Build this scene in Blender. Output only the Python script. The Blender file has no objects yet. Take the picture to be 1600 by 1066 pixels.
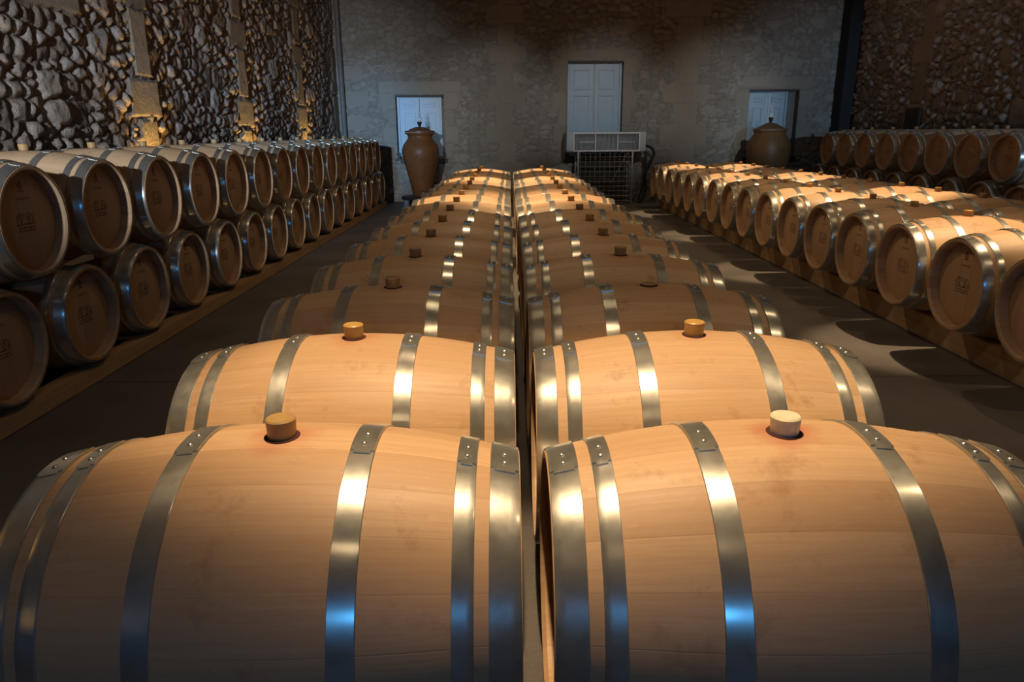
import bpy, bmesh, math, random
import numpy as np
from mathutils import Vector, Matrix

random.seed(7)
scene = bpy.context.scene
COL = scene.collection
PI = math.pi

# ------------------------------------------------------------------ camera
cam_d = bpy.data.cameras.new('camera')
cam = bpy.data.objects.new('camera', cam_d)
COL.objects.link(cam)
cam_d.sensor_width = 36.0
cam_d.lens = 1126.94 / 1600 * 36.0
cam_d.clip_start = 0.05
cam_d.clip_end = 80
cam.matrix_world = (Matrix.Translation((0, 0, 1.45)) @ Matrix.Rotation(-0.0025, 4, 'Z')
                    @ Matrix.Rotation(PI / 2 - 0.2825, 4, 'X') @ Matrix.Rotation(-0.0068, 4, 'Z'))
scene.camera = cam

# ------------------------------------------------------------------ world, exposure
world = bpy.data.worlds.new('world')
scene.world = world
world.use_nodes = True
world.node_tree.nodes['Background'].inputs[0].default_value = (0.30, 0.42, 0.60, 1)
world.node_tree.nodes['Background'].inputs[1].default_value = 0.02
vs = scene.view_settings
vs.view_transform = 'Standard'
vs.look = 'None'
vs.gamma = 1.0
vs.use_curve_mapping = False
vs.exposure = 0.0

WARM = (1.0, 0.70, 0.40)
COOL = (0.40, 0.67, 1.0)
BLUE = (0.08, 0.42, 1.0)


def spot(name, loc, target, power, angle, blend, color, radius=0.04):
    d = bpy.data.lights.new(name, 'SPOT')
    d.energy = power
    d.spot_size = math.radians(angle)
    d.spot_blend = blend
    d.color = color
    d.shadow_soft_size = radius
    o = bpy.data.objects.new(name, d)
    COL.objects.link(o)
    o.location = loc
    v = Vector(target) - Vector(loc)
    o.rotation_euler = v.to_track_quat('-Z', 'Y').to_euler()
    return o


def oval_spot(name, loc, target, power, wide, deep, blend, color, radius=0.04):
    """spot whose oval pool measures wide (along X) by deep (along Y) where it lands"""
    d = bpy.data.lights.new(name, 'SPOT')
    d.energy = power
    drop = loc[2] - target[2]
    d.spot_size = 2 * math.atan(deep / 2 / drop)
    d.spot_blend = blend
    d.color = color
    d.shadow_soft_size = radius
    o = bpy.data.objects.new(name, d)
    COL.objects.link(o)
    o.location = loc
    o.rotation_euler = (math.atan2(target[1] - loc[1], drop), -math.atan2(target[0] - loc[0], drop), 0)
    o.scale = (wide / deep, 1, 1)
    return o


def area(name, loc, target, power, sx, sy, color):
    d = bpy.data.lights.new(name, 'AREA')
    d.energy = power
    d.shape = 'RECTANGLE'
    d.size = sx
    d.size_y = sy
    d.color = color
    o = bpy.data.objects.new(name, d)
    COL.objects.link(o)
    o.location = loc
    v = Vector(target) - Vector(loc)
    o.rotation_euler = v.to_track_quat('-Z', 'Y').to_euler()
    return o


# ceiling spots above the two middle rows (one of them is off), with wide reflector spill
for yy, ty, p, deep in ((1.60, 1.70, 800, 1.60), (6.75, 6.85, 960, 1.8), (9.55, 9.5, 1000, 1.5), (12.05, 12.05, 1000, 1.45)):
    oval_spot('ceiling_spot', (-0.1, yy, 4.35), (0.10, ty, 0.8), p, 2.6, deep, 0.6, WARM)
for yy, p in ((-1.1, 22), (1.6, 50), (4.2, 30), (6.75, 95), (9.55, 80), (12.05, 70)):  # first and third are added warm fill, without a lit spot of their own
    spot('ceiling_spot_spill', (-0.1, yy, 4.35), (0.5, yy, 0.8), p, 112, 0.7, WARM)
# ceiling spots above the low block at the right
for yy in (2.0, 4.78, 7.56, 10.33, 13.2):
    oval_spot('ceiling_spot', (3.95, yy, 4.35), (3.62, yy, 0.8), 960, 2.5, 1.5, 0.35, WARM)
    spot('ceiling_spot_spill', (3.95, yy, 4.35), (2.8, yy, 0.8), 75, 84, 0.9, WARM)
# narrow cool spots by the front wall
spot('cool_spot', (-2.2, -3.2, 2.75), (-3.4, 10.0, 1.65), 3900, 24, 1.0, (0.78, 0.87, 1.0), 0.08)
spot('cool_spot', (-2.7, -3.2, 2.9), (-2.95, 15.9, 1.45), 5200, 10.5, 1.0, (0.14, 0.50, 1.0), 0.08)
spot('cool_spot', (6.2, -3.2, 2.7), (6.35, 15.9, 1.8), 2000, 16, 1.0, COOL, 0.08)
# uplights standing at the foot of the left wall
for yy in (-1.2, 1.65, 4.55, 7.45, 10.3, 13.2):
    spot('wall_uplight', (-3.48, yy, 0.85), (-3.58, yy, 2.4), 100, 95, 1.0, (1.0, 0.62, 0.18), 0.03)
# daylight through the small window in the front wall, behind the camera
area('window_daylight', (0.3, -3.9, 2.25), (-0.6, 3.0, 0.9), 24, 0.32, 0.50, BLUE)
# fill lights added to brighten the back wall and the right wall
for xx in (-0.4, 2.0, 4.4):
    spot('back_wall_fill', (xx, 5.5, 4.4), (xx, 16.0, 1.85), 760, 19, 1.0, (0.86, 0.94, 1.0), 0.1)
area('right_wall_fill', (5.2, 9.5, 4.5), (7.1, 9.5, 2.0), 9, 10.0, 0.15, (1.0, 0.92, 0.82))


# ------------------------------------------------------------------ node helpers
def new_mat(name):
    m = bpy.data.materials.new(name)
    m.use_nodes = True
    nt = m.node_tree
    nt.nodes.clear()
    out = nt.nodes.new('ShaderNodeOutputMaterial')
    b = nt.nodes.new('ShaderNodeBsdfPrincipled')
    nt.links.new(b.outputs[0], out.inputs[0])
    return m, nt, b


def N(nt, kind, **kw):
    n = nt.nodes.new(kind)
    for k, v in kw.items():
        setattr(n, k, v)
    return n


def val(nt, sock, v):
    if hasattr(v, 'is_output'):
        nt.links.new(v, sock)
    else:
        sock.default_value = v


def M(nt, op, a, b=0.0, c=None, clamp=False):
    n = N(nt, 'ShaderNodeMath', operation=op)
    n.use_clamp = clamp
    val(nt, n.inputs[0], a)
    val(nt, n.inputs[1], b)
    if c is not None:
        val(nt, n.inputs[2], c)
    return n.outputs[0]


def mix(nt, fac, a, b, blend='MIX'):
    n = N(nt, 'ShaderNodeMix', data_type='RGBA', blend_type=blend)
    val(nt, n.inputs[0], fac)
    val(nt, n.inputs[6], a if hasattr(a, 'is_output') else (*a, 1))
    val(nt, n.inputs[7], b if hasattr(b, 'is_output') else (*b, 1))
    return n.outputs[2]


def noise(nt, vec, scale, detail=4, rough=0.55):
    n = N(nt, 'ShaderNodeTexNoise')
    if vec is not None:
        nt.links.new(vec, n.inputs['Vector'])
    n.inputs['Scale'].default_value = scale
    n.inputs['Detail'].default_value = detail
    n.inputs['Roughness'].default_value = rough
    return n.outputs[0]


def remap(nt, v, a, b, c=0.0, d=1.0):
    n = N(nt, 'ShaderNodeMapRange')
    val(nt, n.inputs[0], v)
    for i, q in enumerate((a, b, c, d)):
        val(nt, n.inputs[i + 1], q)
    return n.outputs[0]


def vec(nt, x, y, z):
    n = N(nt, 'ShaderNodeCombineXYZ')
    for i, q in enumerate((x, y, z)):
        val(nt, n.inputs[i], q)
    return n.outputs[0]


def objco(nt):
    t = N(nt, 'ShaderNodeTexCoord')
    s = N(nt, 'ShaderNodeSeparateXYZ')
    nt.links.new(t.outputs['Object'], s.inputs[0])
    return t.outputs['Object'], s.outputs[0], s.outputs[1], s.outputs[2]


def bump(nt, h, strength, dist, b):
    n = N(nt, 'ShaderNodeBump')
    n.inputs['Strength'].default_value = strength
    n.inputs['Distance'].default_value = dist
    nt.links.new(h, n.inputs['Height'])
    nt.links.new(n.outputs[0], b.inputs['Normal'])


ZC = 0.345          # barrel axis height above the barrel's lowest point


def mat_staves():
    m, nt, b = new_mat('oak_staves')
    o, x, y, z = objco(nt)
    rnd = N(nt, 'ShaderNodeObjectInfo').outputs['Random']
    zz = M(nt, 'SUBTRACT', z, ZC)
    ang = M(nt, 'ARCTAN2', y, zz)
    a = M(nt, 'MULTIPLY_ADD', ang, 22 / (2 * PI), 22.5)
    wob = noise(nt, vec(nt, M(nt, 'MULTIPLY', M(nt, 'FLOOR', a), 3.7), M(nt, 'MULTIPLY', rnd, 90.0), 0.0), 1.0, 0)
    idn = M(nt, 'FLOOR', a)
    fr = M(nt, 'FRACT', a)
    wn = N(nt, 'ShaderNodeTexWhiteNoise', noise_dimensions='2D')
    nt.links.new(vec(nt, idn, M(nt, 'MULTIPLY', rnd, 57.0), 0.0), wn.inputs['Vector'])
    tone = wn.outputs['Value']
    off = M(nt, 'MULTIPLY', tone, 17.0)
    arc = M(nt, 'MULTIPLY', ang, 0.33)
    gv = vec(nt, M(nt, 'MULTIPLY_ADD', x, 2.2, off), M(nt, 'MULTIPLY', arc, 60.0), M(nt, 'MULTIPLY', rnd, 40.0))
    g1 = noise(nt, gv, 1.6, 5, 0.6)
    g2 = noise(nt, vec(nt, M(nt, 'MULTIPLY_ADD', x, 9.0, off), M(nt, 'MULTIPLY', arc, 240.0), rnd), 1.0, 3, 0.5)
    fl = noise(nt, vec(nt, M(nt, 'MULTIPLY_ADD', x, 26.0, off), M(nt, 'MULTIPLY', arc, 70.0), rnd), 1.0, 2, 0.5)
    c = mix(nt, tone, (0.50, 0.325, 0.182), (0.66, 0.455, 0.268))
    c = mix(nt, M(nt, 'MULTIPLY', remap(nt, g1, 0.35, 0.75), 0.38), c, (0.40, 0.215, 0.10))
    c = mix(nt, M(nt, 'MULTIPLY', remap(nt, g2, 0.5, 0.8), 0.22), c, (0.36, 0.19, 0.09))
    c = mix(nt, M(nt, 'MULTIPLY', remap(nt, fl, 0.62, 0.75), 0.22), c, (0.70, 0.48, 0.29))
    # dirt smudges, a few per barrel
    d = noise(nt, vec(nt, M(nt, 'MULTIPLY', x, 5.0), M(nt, 'MULTIPLY_ADD', arc, 5.0, M(nt, 'MULTIPLY', rnd, 60.0)), 0.0), 1.3, 5, 0.7)
    c = mix(nt, M(nt, 'MULTIPLY', remap(nt, d, 0.57, 0.70), 0.5), c, (0.25, 0.12, 0.05))
    # overall tone per barrel
    c = mix(nt, M(nt, 'MULTIPLY', rnd, 0.22), c, (0.40, 0.24, 0.13))
    # wine spilt round the bung
    r2 = M(nt, 'SQRT', M(nt, 'ADD', M(nt, 'MULTIPLY', x, x), M(nt, 'MULTIPLY', y, y)))
    wn2 = noise(nt, o, 16.0, 3)
    rr = M(nt, 'ADD', r2, M(nt, 'MULTIPLY_ADD', wn2, -0.11, 0.055))
    st = M(nt, 'MULTIPLY', remap(nt, rr, 0.085, 0.028), M(nt, 'GREATER_THAN', z, ZC))
    st = M(nt, 'MULTIPLY', st, M(nt, 'MULTIPLY_ADD', rnd, 0.35, 0.15))
    c = mix(nt, st, c, (0.38, 0.06, 0.04))
    # joints between staves
    e = M(nt, 'ABSOLUTE', M(nt, 'SUBTRACT', fr, 0.5))
    seam = remap(nt, e, 0.482, 0.497)
    c = mix(nt, M(nt, 'MULTIPLY', seam, 0.14), c, (0.22, 0.11, 0.05))
    nt.links.new(c, b.inputs['Base Color'])
    nt.links.new(remap(nt, g1, 0.2, 0.8, 0.42, 0.58), b.inputs['Roughness'])
    b.inputs['Specular IOR Level'].default_value = 0.35
    h = M(nt, 'SUBTRACT', M(nt, 'MULTIPLY', g2, 0.25), M(nt, 'MULTIPLY', seam, 0.35))
    bump(nt, h, 0.35, 0.0012, b)
    return m


def mat_head():
    m, nt, b = new_mat('oak_head')
    o, x, y, z = objco(nt)
    rnd = N(nt, 'ShaderNodeObjectInfo').outputs['Random']
    a = M(nt, 'MULTIPLY_ADD', y, 9.0, 20.37)
    idn, fr = M(nt, 'FLOOR', a), M(nt, 'FRACT', a)
    wn = N(nt, 'ShaderNodeTexWhiteNoise', noise_dimensions='2D')
    nt.links.new(vec(nt, idn, M(nt, 'MULTIPLY', rnd, 31.0), 0.0), wn.inputs['Vector'])
    tone = wn.outputs['Value']
    g = noise(nt, vec(nt, M(nt, 'MULTIPLY', y, 90.0), M(nt, 'MULTIPLY_ADD', z, 3.0, M(nt, 'MULTIPLY', tone, 9.0)), rnd), 1.3, 5, 0.6)
    c = mix(nt, tone, (0.54, 0.35, 0.20), (0.63, 0.42, 0.25))
    c = mix(nt, M(nt, 'MULTIPLY', remap(nt, g, 0.4, 0.75), 0.35), c, (0.40, 0.22, 0.105))
    e = M(nt, 'ABSOLUTE', M(nt, 'SUBTRACT', fr, 0.5))
    seam = remap(nt, e, 0.485, 0.497)
    c = mix(nt, M(nt, 'MULTIPLY', seam, 0.4), c, (0.20, 0.10, 0.05))
    nt.links.new(c, b.inputs['Base Color'])
    b.inputs['Roughness'].default_value = 0.55
    bump(nt, M(nt, 'SUBTRACT', M(nt, 'MULTIPLY', g, 0.3), seam), 0.3, 0.001, b)
    return m


def mat_steel():
    m, nt, b = new_mat('galvanised_hoop')
    o, x, y, z = objco(nt)
    rnd = N(nt, 'ShaderNodeObjectInfo').outputs['Random']
    ang = M(nt, 'ARCTAN2', y, M(nt, 'SUBTRACT', z, ZC))
    mot = noise(nt, vec(nt, M(nt, 'MULTIPLY', x, 30.0), M(nt, 'MULTIPLY_ADD', ang, 8.0, M(nt, 'MULTIPLY', rnd, 50.0)), 0.0), 1.0, 4, 0.6)
    scr = noise(nt, vec(nt, M(nt, 'MULTIPLY', x, 500.0), M(nt, 'MULTIPLY', ang, 3.0), rnd), 1.0, 3, 0.6)
    c = mix(nt, remap(nt, mot, 0.3, 0.7), (0.55, 0.55, 0.50), (0.66, 0.66, 0.61))
    rust = noise(nt, vec(nt, M(nt, 'MULTIPLY', x, 60.0), M(nt, 'MULTIPLY_ADD', ang, 20.0, M(nt, 'MULTIPLY', rnd, 90.0)), 3.0), 1.0, 3, 0.5)
    c = mix(nt, M(nt, 'MULTIPLY', remap(nt, rust, 0.74, 0.82), 0.35), c, (0.22, 0.10, 0.05))
    # two lobes: a fine brushed sheen over a duller zinc surface
    b2 = nt.nodes.new('ShaderNodeBsdfPrincipled')
    t = N(nt, 'ShaderNodeTangent', direction_type='RADIAL', axis='X')
    for q, lo, hi, metal in ((b, 0.16, 0.20, 0.95), (b2, 0.32, 0.40, 0.80)):
        nt.links.new(c, q.inputs['Base Color'])
        q.inputs['Metallic'].default_value = metal
        nt.links.new(M(nt, 'ADD', remap(nt, mot, 0.3, 0.7, lo, hi), M(nt, 'MULTIPLY', scr, 0.05)), q.inputs['Roughness'])
        q.inputs['Anisotropic'].default_value = 0.65
        q.inputs['Anisotropic Rotation'].default_value = 0.25
        nt.links.new(t.outputs[0], q.inputs['Tangent'])
        bump(nt, scr, 0.05, 0.0005, q)
    mx = N(nt, 'ShaderNodeMixShader')
    mx.inputs[0].default_value = 0.62
    nt.links.new(b.outputs[0], mx.inputs[1])
    nt.links.new(b2.outputs[0], mx.inputs[2])
    out = [n for n in nt.nodes if n.type == 'OUTPUT_MATERIAL'][0]
    nt.links.new(mx.outputs[0], out.inputs[0])
    return m


def simple(name, color, rough=0.6, metal=0.0, nscale=12.0, namt=0.25, bumpd=0.0, spec=0.5):
    m, nt, b = new_mat(name)
    o, x, y, z = objco(nt)
    n = noise(nt, o, nscale, 5, 0.6)
    dark = tuple(q * (1 - namt) for q in color)
    c = mix(nt, remap(nt, n, 0.3, 0.7), dark, color)
    nt.links.new(c, b.inputs['Base Color'])
    b.inputs['Roughness'].default_value = rough
    b.inputs['Metallic'].default_value = metal
    b.inputs['Specular IOR Level'].default_value = spec
    if bumpd:
        bump(nt, n, 0.6, bumpd, b)
    return m


def mat_bung(name, col, trans):
    m, nt, b = new_mat(name)
    b.inputs['Base Color'].default_value = (*col, 1)
    b.inputs['Roughness'].default_value = 0.38
    b.inputs['Subsurface Weight'].default_value = trans
    b.inputs['Subsurface Radius'].default_value = (0.02, 0.012, 0.005)
    b.inputs['Subsurface Scale'].default_value = 0.6
    o, x, y, z = objco(nt)
    n = noise(nt, o, 40.0, 2)
    c = mix(nt, remap(nt, n, 0.3, 0.7), tuple(q * 0.85 for q in col), col)
    nt.links.new(c, b.inputs['Base Color'])
    return m


def mat_stone(name, stone_a, stone_b, mortar, ashlar, bumpd=0.012, bscale=26.0):
    """colour from the wall mesh's own stones: R = stone tint, G = stone (1) or mortar (0), B = dressed block"""
    m, nt, b = new_mat(name)
    at = N(nt, 'ShaderNodeVertexColor', layer_name='stones')
    s = N(nt, 'ShaderNodeSeparateColor')
    nt.links.new(at.outputs[0], s.inputs[0])
    o, x, y, z = objco(nt)
    n1 = noise(nt, o, 9.0, 6, 0.65)
    n2 = noise(nt, o, bscale, 6, 0.7)
    c = mix(nt, s.outputs[0], stone_a, stone_b)
    c = mix(nt, M(nt, 'MULTIPLY', remap(nt, n2, 0.35, 0.7), 0.35), c, tuple(q * 0.5 for q in stone_a))
    c = mix(nt, s.outputs[1], mortar, c)
    ca = mix(nt, remap(nt, n1, 0.3, 0.7), tuple(q * 0.8 for q in ashlar), ashlar)
    ca = mix(nt, M(nt, 'MULTIPLY', M(nt, 'ABSOLUTE', M(nt, 'SUBTRACT', s.outputs[0], 0.5)), 0.5), ca, tuple(q * 0.55 for q in ashlar))
    c = mix(nt, s.outputs[2], c, ca)
    c = mix(nt, M(nt, 'MULTIPLY', remap(nt, n1, 0.5, 0.75), 0.3), c, tuple(q * 0.45 for q in stone_a))
    nt.links.new(c, b.inputs['Base Color'])
    b.inputs['Roughness'].default_value = 0.85
    b.inputs['Specular IOR Level'].default_value = 0.25
    bump(nt, n2, 0.9, bumpd, b)
    return m


def mat_floor():
    m, nt, b = new_mat('dark_concrete')
    o, x, y, z = objco(nt)
    n = noise(nt, o, 1.3, 6, 0.6)
    n2 = noise(nt, o, 60.0, 4, 0.6)
    c = mix(nt, remap(nt, n, 0.3, 0.7), (0.095, 0.084, 0.077), (0.155, 0.139, 0.128))
    c = mix(nt, M(nt, 'MULTIPLY', remap(nt, n2, 0.5, 0.8), 0.3), c, (0.25, 0.225, 0.21))
    j1 = M(nt, 'ABSOLUTE', M(nt, 'SUBTRACT', x, 1.78))
    j2 = M(nt, 'ABSOLUTE', M(nt, 'SUBTRACT', M(nt, 'FRACT', M(nt, 'MULTIPLY_ADD', y, 0.25, 0.46)), 0.5))
    j = M(nt, 'MINIMUM', j1, M(nt, 'MULTIPLY', j2, 4.0))
    jl = remap(nt, j, 0.009, 0.004)
    c = mix(nt, M(nt, 'MULTIPLY', jl, 0.75), c, (0.02, 0.018, 0.016))
    nt.links.new(c, b.inputs['Base Color'])
    nt.links.new(remap(nt, n, 0.3, 0.7, 0.42, 0.62), b.inputs['Roughness'])
    b.inputs['Specular IOR Level'].default_value = 0.3
    bump(nt, M(nt, 'SUBTRACT', M(nt, 'MULTIPLY', n2, 0.2), jl), 0.3, 0.003, b)
    return m


def mat_beam():
    m, nt, b = new_mat('sawn_beam')
    o, x, y, z = objco(nt)
    g = noise(nt, vec(nt, M(nt, 'MULTIPLY', x, 40.0), M(nt, 'MULTIPLY', y, 1.6), M(nt, 'MULTIPLY', z, 40.0)), 1.0, 5, 0.6)
    n = noise(nt, o, 2.0, 4)
    c = mix(nt, remap(nt, g, 0.3, 0.7), (0.44, 0.27, 0.12), (0.60, 0.40, 0.20))
    c = mix(nt, M(nt, 'MULTIPLY', remap(nt, n, 0.5, 0.75), 0.35), c, (0.30, 0.17, 0.07))
    nt.links.new(c, b.inputs['Base Color'])
    b.inputs['Roughness'].default_value = 0.65
    bump(nt, g, 0.3, 0.002, b)
    return m


def mat_terracotta(name, ca, cb):
    m, nt, b = new_mat(name)
    o, x, y, z = objco(nt)
    n = noise(nt, o, 7.0, 6, 0.65)
    rings = noise(nt, vec(nt, 0.0, 0.0, M(nt, 'MULTIPLY', z, 60.0)), 1.0, 3)
    c = mix(nt, remap(nt, n, 0.3, 0.7), ca, cb)
    c = mix(nt, M(nt, 'MULTIPLY', remap(nt, rings, 0.45, 0.7), 0.25), c, tuple(q * 0.5 for q in ca))
    nt.links.new(c, b.inputs['Base Color'])
    b.inputs['Roughness'].default_value = 0.42
    b.inputs['Specular IOR Level'].default_value = 0.4
    bump(nt, M(nt, 'ADD', rings, M(nt, 'MULTIPLY', n, 0.5)), 0.35, 0.004, b)
    return m


def mat_glass():
    m, nt, b = new_mat('clear_glass')
    b.inputs['Base Color'].default_value = (0.85, 0.90, 0.92, 1)
    b.inputs['Roughness'].default_value = 0.08
    b.inputs['IOR'].default_value = 1.45
    b.inputs['Alpha'].default_value = 0.35
    return m


MT = dict(
    staves=mat_staves(), head=mat_head(), steel=mat_steel(), beam=mat_beam(), floor=mat_floor(), glass=mat_glass(),
    brand=simple('burnt_brand', (0.21, 0.12, 0.055), 0.7),
    hole=simple('wine_stained_hole', (0.06, 0.015, 0.012), 0.6),
    amber=mat_bung('amber_silicone', (0.50, 0.31, 0.09), 0.35),
    tan=mat_bung('tan_silicone', (0.42, 0.27, 0.11), 0.35),
    clear=mat_bung('pale_silicone', (0.72, 0.68, 0.52), 0.5),
    rivet=simple('rivet_steel', (0.68, 0.68, 0.66), 0.3, 0.9),
    wall_l=mat_stone('rubble_stone', (0.25, 0.19, 0.145), (0.44, 0.37, 0.31), (0.21, 0.14, 0.095), (0.38, 0.31, 0.23), 0.02, 30.0),
    wall_r=mat_stone('dark_rubble_stone', (0.27, 0.21, 0.16), (0.40, 0.33, 0.27), (0.13, 0.085, 0.055), (0.33, 0.25, 0.18)),
    wall_b=mat_stone('plastered_rubble', (0.31, 0.28, 0.23), (0.44, 0.41, 0.35), (0.25, 0.215, 0.17), (0.42, 0.375, 0.30), 0.012, 18.0),
    plaster=simple('dim_plaster', (0.32, 0.28, 0.24), 0.9, 0, 6, 0.3, 0.004),
    ceiling=simple('dark_ceiling_boards', (0.10, 0.07, 0.05), 0.8),
    shutter=simple('pale_blue_painted_wood', (0.42, 0.55, 0.64), 0.38, 0, 8, 0.08),
    bead=simple('glossy_highlight_white', (0.75, 0.80, 0.84), 0.22, 0, 8, 0.05),  # whiter than the shutters: a bright reflection put into the colour
    sill=simple('dark_stained_wood', (0.07, 0.055, 0.045), 0.6, 0, 20, 0.3),
    reveal=simple('reveal_stone', (0.30, 0.26, 0.21), 0.9, 0, 8, 0.3, 0.004),
    urn=mat_terracotta('terracotta', (0.21, 0.085, 0.03), (0.29, 0.122, 0.042)),
    urn2=mat_terracotta('ochre_terracotta', (0.17, 0.09, 0.035), (0.24, 0.13, 0.05)),
    stopper=simple('dark_rubber', (0.03, 0.02, 0.018), 0.5),
    unit=simple('grey_sheet_metal', (0.42, 0.46, 0.49), 0.45, 0.3, 20, 0.12),
    grille=simple('pale_enamel', (0.75, 0.76, 0.76), 0.4, 0.0, 20, 0.05),
    louvre=simple('grey_louvre', (0.50, 0.53, 0.55), 0.4, 0.2, 20, 0.1),
    inside=simple('unit_interior', (0.20, 0.215, 0.23), 0.7),
    wire=simple('galvanised_wire', (0.45, 0.43, 0.38), 0.45, 0.7),
    cage_load=simple('damp_dark_board', (0.10, 0.085, 0.05), 0.9, 0, 9, 0.5, 0.006),
    hose=simple('black_hose', (0.02, 0.02, 0.022), 0.5),
    stand=simple('dark_iron', (0.06, 0.065, 0.075), 0.5, 0.5),
    foot=simple('blue_grey_foot', (0.16, 0.20, 0.26), 0.5),
    chrome=simple('chrome', (0.75, 0.75, 0.75), 0.15, 1.0),
    wedge=simple('pale_softwood', (0.68, 0.52, 0.31), 0.7, 0, 30, 0.2),
    pipe=simple('dull_grey_pipe', (0.20, 0.18, 0.165), 0.6),
    black=simple('recess_black', (0.022, 0.02, 0.02), 0.7),  # darkness of the corner recess, put into the colour
    panel=simple('dark_patch', (0.045, 0.035, 0.03), 0.8),
    winframe=simple('front_window_frame', (0.30, 0.30, 0.30), 0.5),
)


# ------------------------------------------------------------------ mesh helpers
def link_mesh(name, me, parent=None):
    o = bpy.data.objects.new(name, me)
    COL.objects.link(o)
    if parent is not None:
        o.parent = parent
    return o


def mesh_from(name, verts, faces, mats, smooth=True, fm=None):
    me = bpy.data.meshes.new(name)
    me.from_pydata(verts, [], faces)
    for m in mats:
        me.materials.append(m)
    if fm is not None:
        me.polygons.foreach_set('material_index', fm)
    me.update()
    bm = bmesh.new()
    bm.from_mesh(me)
    bmesh.ops.recalc_face_normals(bm, faces=bm.faces)
    bm.to_mesh(me)
    bm.free()
    if smooth:
        me.polygons.foreach_set('use_smooth', [True] * len(me.polygons))
        me.set_sharp_from_angle(angle=math.radians(32))
    return me


def obj(name, me, parent=None, kind=None):
    o = link_mesh(name, me, parent)
    if kind:
        o['kind'] = kind
    return o


def tag(o, label, cat, group=None, kind=None):
    o['label'] = label
    o['category'] = cat
    if group:
        o['group'] = group
    if kind:
        o['kind'] = kind
    return o


def thing(name, label, cat, loc, group=None, rz=0.0):
    o = bpy.data.objects.new(name, None)
    o.empty_display_size = 0.1
    COL.objects.link(o)
    o.location = loc
    o.rotation_euler = (0, 0, rz)
    return tag(o, label, cat, group)


class MB:
    """collects shapes; build() gives one mesh"""

    def __init__(self):
        self.v, self.f, self.m = [], [], []

    def add(self, verts, faces, mi=0):
        n = len(self.v)
        self.v += [tuple(p) for p in verts]
        self.f += [tuple(i + n for i in f) for f in faces]
        self.m += [mi] * len(faces)
        return self

    def box(self, x0, x1, y0, y1, z0, z1, mi=0, bev=0.0):
        bm = bmesh.new()
        bmesh.ops.create_cube(bm, size=1.0)
        for v in bm.verts:
            v.co = Vector(((x0 + x1) / 2 + v.co.x * (x1 - x0), (y0 + y1) / 2 + v.co.y * (y1 - y0), (z0 + z1) / 2 + v.co.z * (z1 - z0)))
        if bev:
            bmesh.ops.bevel(bm, geom=bm.edges[:], offset=bev, segments=2, affect='EDGES')
        bm.verts.index_update()
        self.add([v.co[:] for v in bm.verts], [[v.index for v in f.verts] for f in bm.faces], mi)
        bm.free()
        return self

    def lathe_z(self, prof, cx=0, cy=0, seg=48, mi=0):
        vs_, fs = [], []
        for r, z in prof:
            for k in range(seg):
                a = 2 * PI * k / seg
                vs_.append((cx + r * math.cos(a), cy + r * math.sin(a), z))
        for i in range(len(prof) - 1):
            for k in range(seg):
                k2 = (k + 1) % seg
                fs.append((i * seg + k, i * seg + k2, (i + 1) * seg + k2, (i + 1) * seg + k))
        if prof[0][0] > 1e-5:
            fs.append(tuple(range(seg))[::-1])
        if prof[-1][0] > 1e-5:
            fs.append(tuple(range((len(prof) - 1) * seg, len(prof) * seg)))
        return self.add(vs_, fs, mi)

    def tube(self, pts, r, seg=8, mi=0):
        pts = [Vector(p) for p in pts]
        vs_, fs = [], []
        prev = None
        for i, p in enumerate(pts):
            t = (pts[min(i + 1, len(pts) - 1)] - pts[max(i - 1, 0)]).normalized()
            if prev is None:
                up = Vector((0, 0, 1)) if abs(t.z) < 0.9 else Vector((1, 0, 0))
                n = t.cross(up).normalized()
            else:
                n = (prev - t * prev.dot(t)).normalized()
            prev = n
            bnn = t.cross(n)
            rr = r[i] if isinstance(r, (list, tuple)) else r
            for k in range(seg):
                a = 2 * PI * k / seg
                vs_.append(p + n * math.cos(a) * rr + bnn * math.sin(a) * rr)
        for i in range(len(pts) - 1):
            for k in range(seg):
                k2 = (k + 1) % seg
                fs.append((i * seg + k, i * seg + k2, (i + 1) * seg + k2, (i + 1) * seg + k))
        fs.append(tuple(range(seg))[::-1])
        fs.append(tuple(range((len(pts) - 1) * seg, len(pts) * seg)))
        return self.add(vs_, fs, mi)

    def mesh(self, name, mats, smooth=True):
        return mesh_from(name, self.v, self.f, mats, smooth, self.m)


def smooth_path(pts, n=8):
    P = [Vector(p) for p in pts]
    out = []
    for i in range(len(P) - 1):
        p0, p1, p2, p3 = P[max(i - 1, 0)], P[i], P[i + 1], P[min(i + 2, len(P) - 1)]
        for k in range(n):
            t = k / n
            out.append(0.5 * ((2 * p1) + (-p0 + p2) * t + (2 * p0 - 5 * p1 + 4 * p2 - p3) * t * t + (-p0 + 3 * p1 - 3 * p2 + p3) * t ** 3))
    out.append(P[-1])
    return out


# ------------------------------------------------------------------ the walls: real relief
def hash2(i, j, s):
    v = np.sin(i * 127.1 + j * 311.7 + s * 74.7) * 43758.5453
    return v - np.floor(v)


def vnoise(u, v, s):
    iu, iv = np.floor(u), np.floor(v)
    fu, fv = u - iu, v - iv
    fu, fv = fu * fu * (3 - 2 * fu), fv * fv * (3 - 2 * fv)
    a, b_ = hash2(iu, iv, s), hash2(iu + 1, iv, s)
    c, d = hash2(iu, iv + 1, s), hash2(iu + 1, iv + 1, s)
    return (a * (1 - fu) + b_ * fu) * (1 - fv) + (c * (1 - fu) + d * fu) * fv


def fbm(u, v, s, o=4):
    t, amp, tot = 0, 1.0, 0
    for k in range(o):
        t = t + amp * vnoise(u * 2 ** k, v * 2 ** k, s + k * 3.1)
        tot += amp
        amp *= 0.5
    return t / tot


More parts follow.
